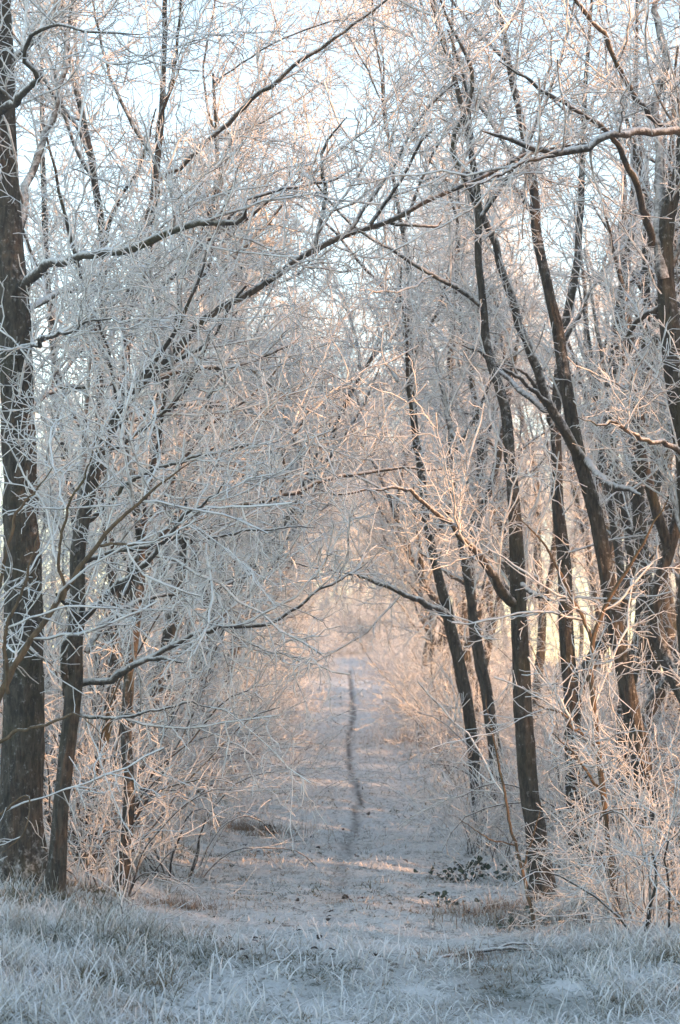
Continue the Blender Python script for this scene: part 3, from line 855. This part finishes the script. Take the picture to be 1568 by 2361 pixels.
rng = np.random.default_rng(77)
def tussock(px, py, Y, n, ln, spread, mat, label):
    p = at(px, py, Y)
    a, q = rng.uniform(0, 6.28, n), np.abs(rng.normal(0, spread * 1.7, n))
    x, y = p[0] + np.cos(a) * q * 1.5, Y + np.sin(a) * q
    root = grass_object('grass_tussock', [blades(x, y, ln * .8 * rng.uniform(.4, 1.3, n), rng.uniform(.0035, .007, n), np.full(n, .5), rng.uniform(0, .8, n))], mat, None, None)
    tag(root, label, 'tussock', kind='stuff')
tussock(1135, 2085, 16.4, 700, .16, .12, M_DRY, 'brown dry grass tussock among the brambles on the right')
tussock(1165, 2110, 15.8, 500, .13, .12, M_DRY, 'darker dry tussock below the brown one on the right')
tussock(425, 2080, 16.6, 500, .12, .10, M_DRY, 'brown tussock at the left edge of the ride')
tussock(560, 1915, 23.8, 900, .24, .25, M_DRY, 'brown dry grass patch under the left thicket by the dark clod')
tussock(950, 1690, 47.0, 500, .5, .35, M_DRY, 'reddish dry grass far along the right edge of the ride')
tussock(1090, 2205, 13.75, 420, .10, .09, M_DRY, 'brown flattened grass around the fallen branch')
tussock(1250, 2110, 15.6, 600, .2, .12, M_GRASS, 'pale grass bunch round the foot of the thin bare sapling')
for q, (px, py, Y, n, ln, sp, lab) in enumerate((
        (90, 2185, 13.4, 520, .26, .20, 'big pale tussock drooping below the thick left trunk'),
        (230, 2170, 13.6, 520, .25, .18, 'second big pale tussock on the left verge'),
        (340, 2165, 13.9, 420, .22, .13, 'pale tussock at the right end of the left verge'),
        (20, 2290, 12.1, 420, .22, .16, 'pale tussock at the lower left edge'),
        (200, 2320, 11.3, 320, .17, .14, 'bright tussock near the bottom left'),
        (1450, 2290, 11.6, 320, .15, .13, 'bright tussock near the bottom right'),
        (1530, 2200, 13.0, 420, .18, .18, 'pale tussock at the right edge below the weed stalks'))):
    tussock(px, py, Y, n, ln, sp, M_GRASS, lab)

m_leaf, lt, lb = new_mat('bramble_leaf', .5, .4)
ltc = N(lt, 'ShaderNodeTexCoord')
lt.links.new(mix(lt, ramp(lt, noise(lt, ltc.outputs['Generated'], 6, 4, .7), .5, .8, 0, .55), (.02, .045, .022), FROST), lb.inputs['Base Color'])
def leaf_mesh(seed):
    g = np.random.default_rng(seed)
    prof = [(0, .0), (.2, .32), (.45, .42), (.7, .30), (.88, .13), (1, .0)]
    V, F = [], []
    for u, w in prof:
        zc = .18 * math.sin(u * 2.6) - .1 * u
        for sgn in (-1, 0, 1):
            V.append((sgn * (w + .03 * g.normal()), u, zc + abs(sgn) * w * .35))
    for i in range(5):
        for c in range(2):
            a = i * 3 + c
            F.append((a, a + 1, a + 4, a + 3))
    return mesh_np('leaf', np.array(V), np.array(F), True)
leafs = [leaf_mesh(i) for i in range(3)]
def bramble(seed, px, py, Y, n_stem, n_leaf, sx, label):
    g = np.random.default_rng(seed)
    p = at(px, py, Y)
    b = np.array([p[0], Y, float(ground_h(p[0], Y))])
    root = empty('bramble', tuple(b))
    tag(root, label, 'bramble')
    ends = []
    for i in range(n_stem):
        a = g.uniform(0, 6.28)
        L = sx * g.uniform(.6, 1.3)
        d = np.array([math.cos(a), math.sin(a), 0])
        o = d * .03
        mid, tip = o + d * L * .5 + [0, 0, L * g.uniform(.3, .6)], o + d * L + [0, 0, L * g.uniform(.02, .3)]
        q, w, _ = resample([o - [0, 0, .03], mid, tip], np.array([.005, .004, .003]), 10, .008)
        so = obj('stem', stem_mesh('stem', q, w, 4, .05), M_DARKTWIG, root)
        ends.append((q, so))
    for i in range(n_leaf):
        q, so = ends[g.integers(n_stem)]
        c = q[g.integers(2, 10)] + g.normal(0, .02, 3)
        c[2] = max(c[2], .02)
        l = obj('leaf', leafs[i % 3], m_leaf, so)
        l.location = tuple(c)
        s_ = g.uniform(.035, .06)
        l.scale = (s_, s_, s_)
        l.rotation_euler = (g.normal(0, .5), g.normal(0, .5), g.uniform(0, 6.28))
bramble(1, 1065, 2015, 18.4, 9, 60, .24, 'green leaved bramble at the right edge of the ride')
bramble(2, 1125, 2000, 18.6, 9, 60, .24, 'green bramble just left of the stout right trunk')
bramble(3, 1020, 2075, 16.8, 6, 30, .16, 'small bramble sprig furthest out on the ride')
bramble(4, 1300, 2000, 18.6, 10, 60, .34, 'dark bramble behind the foot of the stout right trunk')
bramble(5, 1390, 2020, 18.0, 9, 50, .34, 'dark bramble right of the dark upright trunk')
bramble(6, 1195, 2120, 15.6, 5, 24, .16, 'bramble sprig by the foot of the thin bare sapling')

rng = np.random.default_rng(8)
# small things lying on the ride
p0, p1_ = at(1000, 2208, 13.7), at(1240, 2190, 13.9)
p0[2], p1_[2] = ground_h(p0[0], 13.7) - .004, ground_h(p1_[0], 13.9) + .004
fb, fr, _ = resample([p0, (p0 + p1_) / 2 + [0, .03, .012], p1_], np.array([.008, .013, .007]), 16, .004)
root = empty('fallen_branch', tuple(p0)); tag(root, 'brown fallen branch lying across the near right of the ride', 'branch')
obj('stem', stem_mesh('stem', fb - p0, fr, 9, .1), M_LIMB, root)
q, w, _ = resample([fb[9], fb[9] + [.10, .03, .03], fb[9] + [.24, .02, .02]], np.array([.01, .008, .004]), 8, .004)
obj('side_twig', stem_mesh('side_twig', q - p0, w, 6, .08), M_LIMB, root)

def lump(px, py, Y, size, label, seed, mat):
    g = np.random.default_rng(seed)
    p = at(px, py, Y); p[2] = float(ground_h(p[0], Y))
    n, k = 12, 8
    V = []
    for i in range(k):
        ph = math.pi * i / (k - 1)
        for j in range(n):
            a = 2 * math.pi * j / n
            rr = size * (1 + .35 * g.normal() * math.sin(ph)) * (1 + .5 * math.cos(a - 1))
            V.append((rr * math.sin(ph) * math.cos(a) * 1.2, rr * math.sin(ph) * math.sin(a), size * .75 * math.cos(ph) + size * .45))
    idx = np.arange(n * k).reshape(k, n)
    a_, b_ = idx[:-1], np.roll(idx[:-1], -1, 1)
    F = np.stack([a_, b_, np.roll(idx[1:], -1, 1), idx[1:]], -1).reshape(-1, 4)
    o = obj('earth_clod', mesh_np('earth_clod', np.array(V), F, True), mat)
    o.location = tuple(p)
    tag(o, label, 'clod')
m_earth, et, eb = new_mat('bare_earth', .95, .1)
etc_ = N(et, 'ShaderNodeTexCoord')
et.links.new(mix(et, ramp(et, noise(et, etc_.outputs['Object'], 60, 4), .4, .7), (.015, .014, .013), (.05, .045, .04)), eb.inputs['Base Color'])
lump(612, 1920, 23.9, .05, 'black clod of earth at the left edge of the ride', 3, m_earth)
lump(625, 1926, 23.7, .03, 'smaller black clod beside the bigger one on the left edge', 4, m_earth)
lump(490, 2160, 14.5, .022, 'tiny dark clod at the near left of the ride', 5, m_earth)
p0 = at(600, 2245, 13.0); p0[2] = ground_h(p0[0], 13.0) + .02
root = empty('fallen_twig', tuple(p0)); tag(root, 'thin white rimed twig lying at the near left of the ride', 'twig')
q, w, _ = resample([[0, 0, 0], [.06, .03, .03], [.14, .1, .05], [.20, .16, .09]], np.array([.005, .0045, .004, .0035]), 10, .004)
obj('stem', stem_mesh('stem', q, w, 5, .05), M_TWIG, root)
q, w, _ = resample([q[4], q[4] + [-.02, .05, .05], q[4] + [.01, .09, .07]], np.array([.004, .0035, .003]), 6, .003)
obj('side_twig', stem_mesh('side_twig', q, w, 4, .05), M_TWIG, root)

# dead leaves on the ride
m_dead, dt, db = new_mat('dead_leaf', .8, .2)
dtc = N(dt, 'ShaderNodeTexCoord')
dt.links.new(mix(dt, ramp(dt, noise(dt, dtc.outputs['Generated'], 5, 3), .5, .75, 0, .5), (.045, .032, .022), FROST), db.inputs['Base Color'])
dead = [me.copy() for me in leafs]
for me in dead:
    me.materials.clear()
rng = np.random.default_rng(12)
for i in range(46):
    y = rng.uniform(13, 27)
    x = path_centre(y) + rng.normal(-.1, .55)
    o = obj('fallen_leaf', dead[i % 3], m_dead)
    o.location = (x, y, float(ground_h(x, y)) + .022)
    s_ = rng.uniform(.035, .065)
    o.scale = (s_, s_, s_)
    o.rotation_euler = (rng.normal(0, .35), rng.normal(0, .35), rng.uniform(0, 6.28))
    tag(o, 'small dark dead leaf lying on the frosted turf of the ride', 'leaf', 'dead leaves on the ride')
